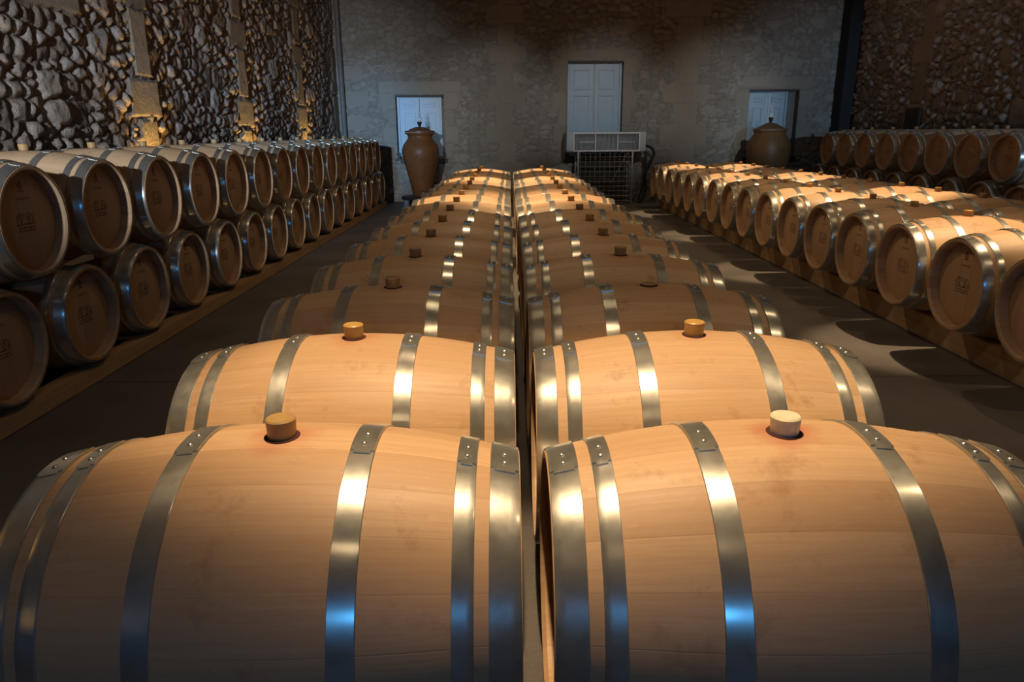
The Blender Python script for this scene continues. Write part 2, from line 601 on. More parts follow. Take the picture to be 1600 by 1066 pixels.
def cells(u, v, s, jit=0.42):
    iu, iv = np.floor(u), np.floor(v)
    f1 = np.full(u.shape, 9.0)
    f2 = np.full(u.shape, 9.0)
    hid = np.zeros(u.shape)
    du = np.zeros(u.shape)
    dv = np.zeros(u.shape)
    for a in (-1, 0, 1):
        for b_ in (-1, 0, 1):
            cu, cv = iu + a, iv + b_
            pu = cu + 0.5 + (hash2(cu, cv, s) - 0.5) * 2 * jit
            pv = cv + 0.5 + (hash2(cu, cv, s + 9.3) - 0.5) * 2 * jit
            w = 0.75 + 0.5 * hash2(cu, cv, s + 2.2)
            d = np.sqrt((u - pu) ** 2 + (v - pv) ** 2) / w
            near = d < f1
            f2 = np.where(near, f1, np.minimum(f2, d))
            hid = np.where(near, hash2(cu, cv, s + 4.4), hid)
            du = np.where(near, u - pu, du)
            dv = np.where(near, v - pv, dv)
            f1 = np.where(near, d, f1)
    return f1, f2, hid, du, dv


def sstep(x, a, b_):
    t = np.clip((x - a) / (b_ - a), 0, 1)
    return t * t * (3 - 2 * t)


def stone_wall(name, mat, u0, u1, v1, step, place, relief, su, sv, seed, blocks=(), holes=(), block_h=0.03, joint=0.018, tilt=0.4):
    nu, nv = int((u1 - u0) / step) + 1, int(v1 / step) + 1
    us, vs_ = np.linspace(u0, u1, nu), np.linspace(0, v1, nv)
    # grid lines run exactly along the edges of the openings
    for (a, b_, c, d) in holes:
        for q in (a, b_):
            us[np.argmin(abs(us - q))] = q
        for q in (c, d):
            vs_[np.argmin(abs(vs_ - q))] = q
    U, V = np.meshgrid(us, vs_)
    wu = U + 0.10 * (fbm(U * 3, V * 3, seed) - 0.5)
    wv = V + 0.10 * (fbm(U * 3 + 50, V * 3, seed) - 0.5)
    f1, f2, hid, du, dv = cells(wu / su, wv / sv, seed)
    g1, g2, gid, eu, ev = cells(wu / su / 2.1 + 7, wv / sv / 2.1, seed + 31)
    big = gid > 0.82
    e = np.where(big, (g2 - g1) * 1.6, f2 - f1)
    hid = np.where(big, gid * 3.3 % 1, hid)
    body = sstep(e, 0.0, 0.46)
    h = body * relief * (0.45 + 0.75 * hid) + relief * tilt * body * np.where(big, eu, du) * (hid - 0.5) * 2
    h = h + (0.4 + 0.6 * body) * relief * 0.75 * (fbm(U * 20, V * 20, seed + 5, 5) - 0.5) + relief * 0.6 * (fbm(U * 0.9, V * 0.9, seed + 8) - 0.5)
    stone = sstep(e, 0.03, 0.16)
    ash = np.zeros(U.shape)
    for k, (a, b_, c, d) in enumerate(blocks):
        wob = 0.03 * (fbm(V * 6 + k * 5, U * 6, seed + 3) - 0.5)
        ed = np.minimum(np.minimum(U - a + wob, b_ - U + wob), np.minimum(V - c + wob, d - V + wob))
        ins = ed > 0
        face = sstep(ed, 0.0, joint)
        hh = block_h * (0.9 + 0.25 * hash2(k, 3.0, seed)) * face + 0.006 * (fbm(U * 14, V * 14, seed + 6) - 0.5)
        h = np.where(ins, hh, h)
        ash = np.where(ins, face, ash)
        hid = np.where(ins, hash2(float(k), 1.0, seed), hid)
        stone = np.where(ins, face, stone)
    P = place(U, V, h)
    verts = np.stack([p.ravel() for p in P], 1)
    I = np.arange(nu * nv).reshape(nv, nu)
    quads = np.stack([I[:-1, :-1].ravel(), I[:-1, 1:].ravel(), I[1:, 1:].ravel(), I[1:, :-1].ravel()], 1)
    if holes:
        cu = ((U[:-1, :-1] + U[1:, 1:]) / 2).ravel()
        cv = ((V[:-1, :-1] + V[1:, 1:]) / 2).ravel()
        keep = np.ones(len(cu), bool)
        for (a, b_, c, d) in holes:
            keep &= ~((cu > a) & (cu < b_) & (cv > c) & (cv < d))
        quads = quads[keep]
    me = bpy.data.meshes.new(name)
    me.vertices.add(len(verts))
    me.vertices.foreach_set('co', verts.astype(np.float32).ravel())
    me.loops.add(len(quads) * 4)
    me.loops.foreach_set('vertex_index', quads.astype(np.int32).ravel())
    me.polygons.add(len(quads))
    me.polygons.foreach_set('loop_start', np.arange(0, len(quads) * 4, 4, dtype=np.int32))
    me.polygons.foreach_set('use_smooth', np.ones(len(quads), bool))
    me.update(calc_edges=True)
    at = me.color_attributes.new('stones', 'FLOAT_COLOR', 'POINT')
    col = np.stack([hid.ravel(), stone.ravel(), ash.ravel(), np.ones(nu * nv)], 1).astype(np.float32)
    at.data.foreach_set('color', col.ravel())
    me.materials.append(mat)
    me.validate()
    o = link_mesh(name, me)
    o['kind'] = 'structure'
    return o


YB, XL, XR, YF, HC = 16.0, -3.62, 7.15, -4.0, 4.7


def pilaster(y, seed, z0=0.0, wide=0.62, narrow=0.36, hs=(0.62, 0.34, 0.62, 0.40)):
    out, z, k = [], z0, 0
    rr = random.Random(seed)
    while z < HC:
        h = hs[k % len(hs)] * rr.uniform(0.9, 1.1)
        w = wide if k % 2 else narrow
        s = rr.uniform(-0.05, 0.05)
        out.append((y - w / 2 + s, y + w / 2 + s, z, min(z + h, HC)))
        z += h
        k += 1
    return out


lb = []
for i, yy in enumerate((4.5, 7.52, 10.33, 13.2)):
    lb += pilaster(yy, 10 + i)
lb += [(5.75, 6.6, 2.40, 2.75), (15.55, 16.0, 0, 0.7), (15.65, 16.0, 0.7, 1.5), (15.55, 16.0, 1.5, 2.2), (15.65, 16.0, 2.2, 3.1)]
stone_wall('wall_left', MT['wall_l'], 3.0, 16.02, HC, 0.021, lambda U, V, h: (XL + h, U, V), 0.042, 0.145, 0.12, 3.0, lb, block_h=0.045)
rb = []
for i, yy in enumerate((7.6, 10.4, 13.2)):
    rb += pilaster(yy, 30 + i)
stone_wall('wall_right', MT['wall_r'], 3.0, 16.02, HC, 0.028, lambda U, V, h: (XR - h, U, V), 0.075, 0.16, 0.12, 8.0, rb, block_h=0.04)

W1 = (-2.38, -1.36, 0.90, 2.20)
W2 = (1.24, 2.40, 0.88, 2.85)
W3 = (5.07, 6.12, 0.90, 2.27)
bb = []
for i, (xx, wd, nr) in enumerate(((-0.06, 0.80, 0.36), (3.72, 0.95, 0.50))):
    bb += pilaster(xx, 50 + i, wide=wd, narrow=nr, hs=(0.42, 0.36, 0.45, 0.36))
bb += [(W1[0] - 0.35, W1[1] + 0.35, W1[3] + 0.02, W1[3] + 0.28), (W2[0] - 0.16, W2[1] + 0.2, W2[3] + 0.02, W2[3] + 0.24),
       (W3[0] - 0.15, W3[1] + 0.25, W3[3] + 0.02, W3[3] + 0.26)]
for w in (W1, W2, W3):
    z = w[2]
    k = 0
    while z < w[3] - 0.1:
        q = 0.30 if k % 2 else 0.18
        bb += [(w[0] - q, w[0] - 0.005, z, z + 0.33), (w[1] + 0.005, w[1] + q, z, z + 0.33)]
        z += 0.34
        k += 1
for z in (0.5, 1.0, 1.5, 2.0, 2.5):      # dressed blocks in the left corner
    bb += [(-3.6, -2.95 - 0.2 * (z % 1), z, z + 0.30)]
stone_wall('wall_back', MT['wall_b'], XL - 0.02, XR + 0.02, HC, 0.026, lambda U, V, h: (U, YB - h, V), 0.042, 0.21, 0.115, 15.0, bb,
           (W1, W2, W3), block_h=0.022, joint=0.012, tilt=0.6)

obj('floor', MB().box(XL - 0.1, XR + 0.1, YF - 0.1, YB + 0.5, -0.1, 0).mesh('floor', [MT['floor']], False), kind='structure')
obj('ceiling', MB().box(XL - 0.1, XR + 0.1, YF - 0.1, YB + 0.5, HC, HC + 0.1).mesh('ceiling', [MT['ceiling']], False), kind='structure')
# plain parts of the room beside and behind the camera; the front wall has a window
obj('wall_left_near', MB().box(XL - 0.1, XL + 0.02, YF, 3.0, 0, HC).mesh('wall_left_near', [MT['plaster']], False), kind='structure')
obj('wall_right_near', MB().box(XR - 0.02, XR + 0.1, YF, 3.0, 0, HC).mesh('wall_right_near', [MT['plaster']], False), kind='structure')
FW = ((0.05, 0.55, 1.90, 2.60),)
fw = MB()
xs_ = [XL - 0.1, FW[0][0], FW[0][1], XR + 0.1]
for q in (0, 2):
    fw.box(xs_[q], xs_[q + 1], YF - 0.15, YF, 0, HC)
for (a, b_, c, d) in FW:
    fw.box(a, b_, YF - 0.15, YF, 0, c).box(a, b_, YF - 0.15, YF, d, HC)
obj('wall_front', fw.mesh('wall_front', [MT['plaster']], False), kind='structure')
for i_, (a, b_, c, d) in enumerate(FW):
    wf = MB()
    wf.box(a, b_, YF - 0.06, YF - 0.02, c, c + 0.05).box(a, b_, YF - 0.06, YF - 0.02, d - 0.05, d)
    wf.box(a, a + 0.05, YF - 0.06, YF - 0.02, c + 0.05, d - 0.05).box(b_ - 0.05, b_, YF - 0.06, YF - 0.02, c + 0.05, d - 0.05)
    obj(f'window_{i_ + 4}', wf.mesh('window_frame', [MT['winframe']], False), kind='structure')


# shuttered windows in the back wall
def shutter_leaf(x0, x1, z0, z1, y, split):
    m = MB()
    m.box(x0, x1, y, y + 0.035, z0, z1, bev=0.003)
    st = 0.085
    for (a, b_) in ((z0 + 0.10, z0 + (z1 - z0) * split - 0.05), (z0 + (z1 - z0) * split + 0.05, z1 - 0.10)):
        # raised moulding round each panel, bevelled field inside
        c0, c1 = x0 + st, x1 - st
        w = 0.030
        m.box(c0, c1, y - 0.028, y + 0.001, a, a + w, bev=0.006).box(c0, c1, y - 0.028, y + 0.001, b_ - w, b_, bev=0.005)
        m.box(c0, c0 + w, y - 0.028, y + 0.001, a + w, b_ - w, bev=0.006).box(c1 - w, c1, y - 0.028, y + 0.001, a + w, b_ - w, bev=0.006)
        m.box(c0 + 0.05, c1 - 0.05, y - 0.007, y + 0.001, a + 0.05, b_ - 0.05, bev=0.005)
    return m


def window(name, w, sh0, sh1, depth, split):
    x0, x1, z0, z1 = w
    yo = YB + depth
    rv = MB()
    rv.box(x0 - 0.04, x0, YB - 0.005, yo + 0.1, z0 - 0.04, z1 + 0.04).box(x1, x1 + 0.04, YB - 0.005, yo + 0.1, z0 - 0.04, z1 + 0.04)
    rv.box(x0, x1, YB - 0.005, yo + 0.1, z1, z1 + 0.04).box(x0, x1, yo + 0.06, yo + 0.1, z0, z1)
    root = obj(name, rv.mesh(name, [MT['reveal']], False), kind='structure')
    fr = MB()
    t = 0.045
    y = yo - 0.02
    fr.box(sh0, sh0 + t, y, yo + 0.05, z0 + 0.05, z1, bev=0.004).box(sh1 - t, sh1, y, yo + 0.05, z0 + 0.05, z1, bev=0.004)
    fr.box(sh0 + t, sh1 - t, y, yo + 0.05, z1 - t, z1, bev=0.004)
    obj('window_frame', fr.mesh('window_frame', [MT['shutter']]), root)
    mid = (sh0 + sh1) / 2
    obj('shutter', shutter_leaf(sh0 + t + 0.003, mid - 0.004, z0 + 0.06, z1 - t - 0.003, yo, split).mesh('shutter', [MT['shutter']]), root)
    r2 = shutter_leaf(mid + 0.004, sh1 - t - 0.003, z0 + 0.06, z1 - t - 0.003, yo, split)
    obj('shutter', r2.mesh('shutter', [MT['shutter']]), root)
    obj('meeting_bead', MB().tube([(mid - 0.016, yo - 0.006, z0 + 0.07), (mid - 0.016, yo - 0.006, z1 - t - 0.02)], 0.014, 14).tube([(mid + 0.045, yo - 0.004, z0 + 0.07), (mid + 0.045, yo - 0.004, z1 - t - 0.02)], 0.010, 14).mesh('meeting_bead', [MT['bead']]), root)
    sl = MB().box(x0 - 0.05, x1 + 0.05, YB - 0.05, yo + 0.06, z0 - 0.09, z0 + 0.0, bev=0.006)
    sl.box(x0 - 0.03, x0 + 0.05, YB - 0.03, yo - 0.025, z0, z0 + 0.13, bev=0.005)
    obj('window_sill', sl.mesh('window_sill', [MT['sill']]), root)
    hd = MB().box(x0, x1, YB - 0.012, YB + 0.03, z1 - 0.035, z1 - 0.002, bev=0.004)
    obj('window_head', hd.mesh('window_head', [MT['sill']]), root)
    return root


window('window_1', W1, W1[0] + 0.02, W1[1] - 0.06, 0.10, 0.80)
window('window_2', W2, W2[0] + 0.01, W2[1] - 0.02, 0.10, 0.70)
window('window_3', W3, W3[0] + 0.01, W3[1] - 0.19, 0.14, 0.80)

# corners: dull pipe at the left, dark recess painted as a black strip at the right
p1 = MB().tube([(-3.46, 15.86, 0.0), (-3.46, 15.86, 4.69)], 0.05, 14)
tag(obj('downpipe', p1.mesh('downpipe', [MT['pipe']])), 'dull grey vertical pipe in the corner where the uplit rubble wall meets the back wall', 'pipe')
obj('recess_strip_1', MB().box(6.83, 7.06, 15.55, 15.94, 0, HC - 0.01, bev=0.006).mesh('recess_strip_1', [MT['black']]), kind='structure')

# ------------------------------------------------------------------ barrel meshes
HL, RB, RE = 0.465, 0.345, 0.283


def R(t):
    return RB - (RB - RE) * (t / HL) ** 2


def lathe_x(prof, seg=88, a0=0.0, a1=2 * PI, closed=True):
    """prof: (x, r); ring about the X axis at height ZC; angle 0 points up, positive angles towards +Y"""
    vs_, fs = [], []
    full = abs(a1 - a0 - 2 * PI) < 1e-6
    n = seg if full else seg + 1
    for x, r in prof:
        for k in range(n):
            a = a0 + (a1 - a0) * k / seg
            vs_.append((x, r * math.sin(a), ZC + r * math.cos(a)))
    L = len(prof)
    for i in range(L if closed else L - 1):
        j = (i + 1) % L
        for k in range(n if full else n - 1):
            k2 = (k + 1) % n
            fs.append((i * n + k, j * n + k, j * n + k2, i * n + k2))
    if not full and closed:
        fs.append(tuple(i * n for i in range(L)))
        fs.append(tuple(i * n + n - 1 for i in range(L))[::-1])
    return vs_, fs


def make_body():
    ts = [(-1 + 2 * i / 26) * HL for i in range(27)]
    prof = [(t, R(t)) for t in ts]
    prof[0] = (-HL + 0.003, RE)
    prof[-1] = (HL - 0.003, RE)
    prof += [(HL, RE - 0.003), (HL, RE - 0.016), (HL - 0.010, RE - 0.024), (HL - 0.070, RE - 0.024)]
    prof += [(-HL + 0.070, RE - 0.024), (-HL + 0.010, RE - 0.024), (-HL, RE - 0.016), (-HL, RE - 0.003)]
    v, f = lathe_x(prof)
    return mesh_from('staves', v, f, [MT['staves']])


def ribbon(m, pts, w, x, mi):
    for (a, b_) in zip(pts[:-1], pts[1:]):
        d = math.hypot(b_[0] - a[0], b_[1] - a[1])
        if d < 1e-6:
            continue
        px, pz = -(b_[1] - a[1]) / d * w / 2, (b_[0] - a[0]) / d * w / 2
        ex, ez = (b_[0] - a[0]) / d * w * 0.3, (b_[1] - a[1]) / d * w * 0.3
        q = [(a[0] - ex + px, a[1] - ez + pz), (b_[0] + ex + px, b_[1] + ez + pz), (b_[0] + ex - px, b_[1] + ez - pz), (a[0] - ex - px, a[1] - ez - pz)]
        vs_ = [(x, p[0], p[1]) for p in q] + [(x - 0.0008, p[0], p[1]) for p in q]
        m.add(vs_, [(0, 1, 2, 3), (0, 4, 5, 1), (1, 5, 6, 2), (2, 6, 7, 3), (3, 7, 4, 0)], mi)


def make_head():
    """head at +X end, slightly dished into the chime, with the cooper's burnt brands"""
    m = MB()
    x = HL - 0.058
    v, f = lathe_x([(x - 0.02, 0.0001), (x - 0.02, RE - 0.026), (x - 0.006, RE - 0.026), (x, RE - 0.038), (x, 0.0001)], 64, closed=False)
    m.add(v, f, 0)
    xb = x + 0.0006
    z0 = ZC
    rr = random.Random(4)
    # emblem near the top: a small tower with a finial
    ring = [(0.017 * math.cos(a), z0 + 0.182 + 0.017 * math.sin(a)) for a in [2 * PI * q / 12 for q in range(13)]]
    ribbon(m, ring, 0.005, xb, 1)
    ribbon(m, [(-0.009, z0 + 0.172), (0.0, z0 + 0.194), (0.009, z0 + 0.172)], 0.006, xb, 1)
    ribbon(m, [(-0.022, z0 + 0.153), (0.0, z0 + 0.160), (0.022, z0 + 0.153)], 0.006, xb, 1)
    ribbon(m, [(0, z0 + 0.198), (0, z0 + 0.208)], 0.007, xb, 1)
    for k in range(7):
        y = -0.042 + k * 0.014
        ribbon(m, [(y, z0 + 0.112), (y + 0.004, z0 + 0.124), (y + 0.008, z0 + 0.112)], 0.003, xb, 1)
    # brand in the middle: a flourish of cursive strokes over lines of fine script
    pts = []
    for q in range(64):
        u = q / 63
        amp = 0.030 * (0.35 + 0.65 * abs(math.sin(2.6 * u + 0.6)))
        pts.append((-0.066 + 0.132 * u + 0.010 * math.sin(13.5 * u), z0 + 0.010 + amp * math.sin(19.0 * u - 0.8)))
    ribbon(m, pts, 0.0042, xb, 1)
    ribbon(m, [(-0.072, z0 + 0.004), (-0.058, z0 + 0.034), (-0.036, z0 + 0.044), (-0.020, z0 + 0.036)], 0.0048, xb, 1)
    ribbon(m, [(0.020, z0 + 0.040), (0.046, z0 + 0.036), (0.066, z0 + 0.018), (0.060, z0 - 0.006)], 0.0048, xb, 1)
    for row, (zz, wd) in enumerate(((-0.018, 0.075), (-0.036, 0.062), (-0.052, 0.068))):
        y = -wd
        while y < wd:
            hgt = rr.uniform(0.005, 0.011)
            ribbon(m, [(y, z0 + zz), (y + 0.003, z0 + zz + hgt), (y + 0.006, z0 + zz + 0.001)], 0.0028, xb, 1)
            y += rr.choice((0.008, 0.009, 0.014))
    return m.mesh('head', [MT['head'], MT['brand']])


HOOPS = [(-0.463, -0.407), (-0.382, -0.344), (-0.190, -0.143), (0.143, 0.190), (0.344, 0.382), (0.407, 0.463)]


def make_hoop(a, b_):
    m = MB()
    n = 3
    xs = [a + (b_ - a) * i / n for i in range(n + 1)]
    out = [(x, R(x) + 0.0042) for x in xs]
    out = [(xs[0], R(xs[0]) + 0.0030), (xs[0] + 0.0012, R(xs[0]) + 0.0042)] + out[1:-1] + [(xs[-1] - 0.0012, R(xs[-1]) + 0.0042), (xs[-1], R(xs[-1]) + 0.0030)]
    inn = [(x, R(x) + 0.0004) for x in xs[::-1]]
    m.add(*lathe_x(out + inn, 88))
    # riveted lap: the end of the strip lies over the top with clipped corners
    for (q0, q1, x0, x1) in ((-0.16, 0.20, a + 0.001, b_ - 0.001), (-0.185, -0.16, a + 0.008, b_ - 0.008)):
        pr = [(x0, R(x0) + 0.0044), (x0, R(x0) + 0.0072), ((x0 + x1) / 2, R((x0 + x1) / 2) + 0.0072), (x1, R(x1) + 0.0072), (x1, R(x1) + 0.0044)]
        m.add(*lathe_x(pr, 10, q0, q1))
    return m.mesh('hoop', [MT['steel']])


def make_rivets(a, b_):
    out = []
    xm = (a + b_) / 2
    for ang, dx in ((-0.095, 0.0), (0.02, 0.0)):
        m = MB()
        r = R(xm) + 0.0068
        prof = [(0.0056, 0.0), (0.0054, 0.0016), (0.0040, 0.0032), (0.0018, 0.0040), (0.0, 0.0042)]
        m.lathe_z(prof, seg=12)
        rot = Matrix.Rotation(-ang, 3, 'X')
        pos = Vector((xm + dx, r * math.sin(ang), ZC + r * math.cos(ang)))
        m.v = [tuple(rot @ Vector(p) + pos) for p in m.v]
        out.append(m.mesh('rivet', [MT['rivet']]))
    return out


def make_bung(mat, hgt, r0=0.0268, r1=0.0292):
    zt = ZC + RB
    m = MB().lathe_z([(r0 * 0.9, zt - 0.012), (r0, zt), (r1, zt + hgt - 0.003), (r1 - 0.003, zt + hgt), (r1 - 0.006, zt + hgt - 0.0005), (0, zt + hgt - 0.0012)], seg=28)
    return m.mesh('bung', [mat])


ME_BODY, ME_HEAD = make_body(), make_head()
ME_HOOP = [make_hoop(a, b_) for a, b_ in HOOPS]
ME_RIV = [make_rivets(a, b_) for a, b_ in HOOPS]
zt = ZC + RB
ME_HOLE = MB().lathe_z([(0.0345, zt - 0.006), (0.0345, zt + 0.0008), (0.022, zt + 0.0006), (0.022, zt - 0.006)], seg=28).mesh('bung_hole', [MT['hole']])
BUNGS = dict(amber=make_bung(MT['amber'], 0.040), tan=make_bung(MT['tan'], 0.039), clear=make_bung(MT['clear'], 0.036),
             low=make_bung(MT['tan'], 0.008, 0.024, 0.030))


def build_prototype():
    r = thing('wine_barrel', 'oak barrel', 'barrel', (0, 0, 0))
    obj('staves', ME_BODY, r)
    obj('head', ME_HEAD, r)
    h2 = obj('head', ME_HEAD, r)
    h2.rotation_euler = (0, 0, PI)
    for me in ME_HOOP:
        obj('hoop', me, r)
    obj('bung_hole', ME_HOLE, r)
    obj('bung', BUNGS['tan'], r)
    return r


proto = build_prototype()
first_used = False
_bu = random.Random(21)


def place_barrel(x, y, z, label, group, bung='tan', rivets=False, rz=0.0):
    global first_used
    if not first_used:
        first_used = True
        r = proto
        kids = list(r.children)
    else:
        r = proto.copy()
        COL.objects.link(r)
        kids = []
        for ch in proto.children:
            if ch.name.startswith('rivet'):
                continue
            c = ch.copy()
            c.parent = r
            COL.objects.link(c)
            kids.append(c)
    r.location = (x, y, z)
    r.rotation_euler = (0, 0, rz)
    tag(r, label, 'barrel', group)
    hi = 0
    for c in kids:
        if c.name.startswith('bung') and not c.name.startswith('bung_hole'):
            c.data = BUNGS[bung]
            if bung == 'clear':
                c['label'] = 'whitish translucent silicone bung'
            elif bung == 'low':
                c['label'] = 'bung driven in almost flush'
            elif bung == 'amber':
                c['label'] = 'amber silicone bung'
            elif 'label' in c:
                del c['label']
        if c.name.startswith('hoop'):
            if rivets:
                for me in ME_RIV[hi]:
                    obj('rivet', me, c)
            hi += 1
    return r


ORD = ['first', 'second', 'third', 'fourth', 'fifth', 'sixth', 'seventh', 'eighth', 'ninth', 'tenth', 'eleventh', 'twelfth', 'thirteenth',
       'fourteenth', 'fifteenth', 'sixteenth', 'seventeenth']


def nth(k, n):
    """counted from whichever end is nearer"""
    if k < (n + 1) // 2:
        return ORD[k] + ' from the front'
    q = n - 1 - k
    return (ORD[q] + ' from the back wall') if q else 'nearest the back wall'


jr = random.Random(5)
# two middle rows
for k in range(16):
    y = 1.3038 + 0.7075 * k
    for side, x in (('L', -0.4486), ('R', 0.5320)):
        b_ = 'tan'
        look = 'dimly lit oak barrel'
        if k in (0, 1, 7, 8, 11, 12, 15):
            look = 'brightly lit oak barrel'
        if side == 'L':
            b_ = ['tan', 'amber', 'tan', 'tan'][k % 4]
        else:
            b_ = ['clear', 'amber', 'low', 'tan'][k] if k < 4 else ['tan', 'amber'][k % 2]
        extra = {('L', 0): ' with greyish tan bung', ('R', 0): ' with whitish bung', ('R', 1): ' with amber bung', ('R', 2): ', bung nearly flush'}.get((side, k), '')
        row = 'left middle row' if side == 'L' else 'right middle row'
        place_barrel(x + jr.uniform(-.004, .004), y + jr.uniform(-.004, .004), 0.191, f'{look}{extra}, {row}, {nth(k, 16)}',
                     'barrels in the two middle rows', b_, rivets=k < 5, rz=jr.uniform(-.004, .004))
# stack along the left wall: upper tier nests on the lower tier
XS = -2.4874 - HL
for j in range(16):
    place_barrel(XS + jr.uniform(-.006, .006), 3.4586 + 0.7352 * j, 0.078, f'dim oak barrel in lower tier by the uplit wall, {nth(j, 16)}',
                 'lower tier of the stack along the uplit wall')
for j in range(15):
    place_barrel(XS + jr.uniform(-.006, .006), 3.8262 + 0.7352 * j, 0.669, f'oak barrel with pale top, upper tier by the uplit wall, {nth(j, 15)}',
                 'upper tier of the stack along the uplit wall')
# low single-layer block at the right, two files deep
XB = 2.7619 + HL
for k in range(16):
    lit = 'bright' if k in (1, 2, 5, 6, 9, 10, 13, 14, 15) else 'shaded'
    place_barrel(XB + jr.uniform(-.005, .005), 3.7112 + 0.6963 * k, 0.171, f'{lit} oak barrel, front file of low block, {nth(k, 16)}',
                 'front file of the low block', ['amber', 'amber', 'amber', 'tan', 'tan'][k % 5], rivets=k < 6, rz=jr.uniform(-.004, .004))
for k in range(2, 16):
    lit = 'lit' if k in (1, 2, 5, 6, 9, 10, 13, 14, 15) else 'dim'
    place_barrel(XB + 0.985 + jr.uniform(-.005, .005), 3.7112 + 0.6963 * k, 0.171, f'{lit} oak barrel, rear file of low block, {nth(k, 16)}',
                 'rear file of the low block', ['amber', 'tan', 'tan'][k % 3])
# stack along the dark right wall, heads towards the room
XW = 6.0 + HL
for j in range(9):
    w = 'nearest the back wall' if j == 0 else ORD[j] + ' from the back wall'
    place_barrel(XW, 14.44 - 0.726 * j, 0.165, f'shadowy oak barrel in lower tier along the unlit wall, {w}', 'lower tier along the dark wall', rz=PI)
for j in range(8):
    w = 'nearest the back wall' if j == 0 else ORD[j] + ' from the back wall'
    place_barrel(XW, 14.077 - 0.726 * j, 0.758, f'dim oak barrel in upper tier along the unlit wall, {w}', 'upper tier along the dark wall', rz=PI)


# ------------------------------------------------------------------ rails under the barrels
def rail(xa, xb, y0, y1, top, label, group):
    m = MB()
    m.box(xa, xb, y0, y1, 0.0, top, bev=0.006)
    o = obj('barrel_rail', m.mesh('barrel_rail', [MT['beam']]))
    tag(o, label, 'beam', group)
    return o


def topz(zc, off):
    return zc - R(off) - 0.006


rail(XS + 0.34, XS + 0.44, 2.9, 15.0, topz(0.423, 0.34), 'long timber rail under the aisle ends of the stack by the uplit wall', 'timber rails')
rail(XS - 0.44, XS - 0.34, 2.9, 15.0, topz(0.423, 0.34), 'long timber rail hidden under the wall ends of the uplit stack', 'timber rails')
rail(XB - 0.254, XB - 0.154, 3.2, 14.7, topz(0.516, 0.15), 'pale timber rail under the aisle side of the low block, crossed by barrel shadows', 'timber rails')
rail(XB + 0.154, XB + 0.254, 3.2, 14.7, topz(0.516, 0.15), 'timber rail under the inner ends of the front file of the low block', 'timber rails')
for s, w in ((-1, 'inner'), (1, 'outer')):
    rail(XB + 0.985 + s * 0.204 - 0.05, XB + 0.985 + s * 0.204 + 0.05, 4.6, 14.7, topz(0.516, 0.15), f'timber rail under the {w} ends of the rear file, low block', 'timber rails')
    rail(XW + s * 0.36 - 0.05, XW + s * 0.36 + 0.05, 8.1, 14.9, topz(0.51, 0.31), f'timber rail under the {"room" if s < 0 else "wall"} ends of the dark stack', 'timber rails')
    for xc, r_ in ((-0.4466, 'nearer the uplit wall'), (0.5288, 'nearer the low block')):
        rail(xc + s * 0.25 - 0.05, xc + s * 0.25 + 0.05, 0.8, 12.4, topz(0.536, 0.195), f'timber rail under the {"gap" if s * xc < 0 else "aisle"} ends of the middle row {r_}', 'timber rails')


def wedge(x, y, z, l, w, h, rz, label):
    m = MB()
    m.add([(-l / 2, -w / 2, 0), (l / 2, -w / 2, 0), (l / 2, w / 2, 0), (-l / 2, w / 2, 0), (l / 2, -w / 2, h), (l / 2, w / 2, h), (-l / 2, -w / 2, h * 0.12), (-l / 2, w / 2, h * 0.12)],
          [(0, 3, 2, 1), (1, 2, 5, 4), (6, 4, 5, 7), (0, 1, 4, 6), (3, 7, 5, 2), (0, 6, 7, 3)])
    o = obj('wooden_wedge', m.mesh('wooden_wedge', [MT['wedge']], False))
    o.location = (x, y, z)
    o.rotation_euler = (0, 0, rz)
    return tag(o, label, 'wedge', 'pale wooden wedges')


wedge(XB - 0.205, 4.755, topz(0.516, 0.15), 0.12, 0.05, 0.045, PI / 2, 'small pale wedge on the rail between the second and third barrels of the low block')
wedge(XB - 0.205, 4.06, topz(0.516, 0.15), 0.12, 0.05, 0.035, PI / 2, 'small pale wedge on the rail between the first two barrels of the low block')
wedge(XS + 0.425, 4.20, 0.423 + R(0.41) + 0.012, 0.22, 0.06, 0.025, PI / 2, 'pale thin wedge on a lower-tier barrel between two upper barrels')


# ------------------------------------------------------------------ jars, cooling unit
def airlock(parent, zb, s=1.0):
    st = MB().lathe_z([(0.022 * s, zb - 0.002), (0.030 * s, zb + 0.03 * s), (0.050 * s, zb + 0.085 * s), (0.054 * s, zb + 0.10 * s), (0.0, zb + 0.105 * s)], seg=24)
    obj('stopper', st.mesh('stopper', [MT['stopper']]), parent)
    z = zb + 0.10 * s
    prof = [(0.020, 0), (0.050, 0.02), (0.056, 0.05), (0.046, 0.085), (0.018, 0.11), (0.016, 0.13), (0.034, 0.15), (0.036, 0.17), (0.016, 0.19), (0.013, 0.24), (0.017, 0.245), (0.014, 0.25)]
    g = MB().lathe_z([(r * s, z + h * s) for r, h in prof], seg=28)
    obj('glass_airlock', g.mesh('glass_airlock', [MT['glass']]), parent)


def urn(name, label, loc, prof, lid, mat, zb):
    t = thing(name, label, 'jar', loc, 'terracotta wine jars')
    p = prof + [(r - 0.03, z) for r, z in prof[::-1] if r > 0.1]
    p = [(0.02, prof[0][1] + 0.001)] + prof
    obj('jar_body', MB().lathe_z(p, seg=64).mesh('jar_body', [mat]), t)
    obj('lid', MB().lathe_z(lid, seg=56).mesh('lid', [mat]), t)
    airlock(t, zb, 0.95)
    return t


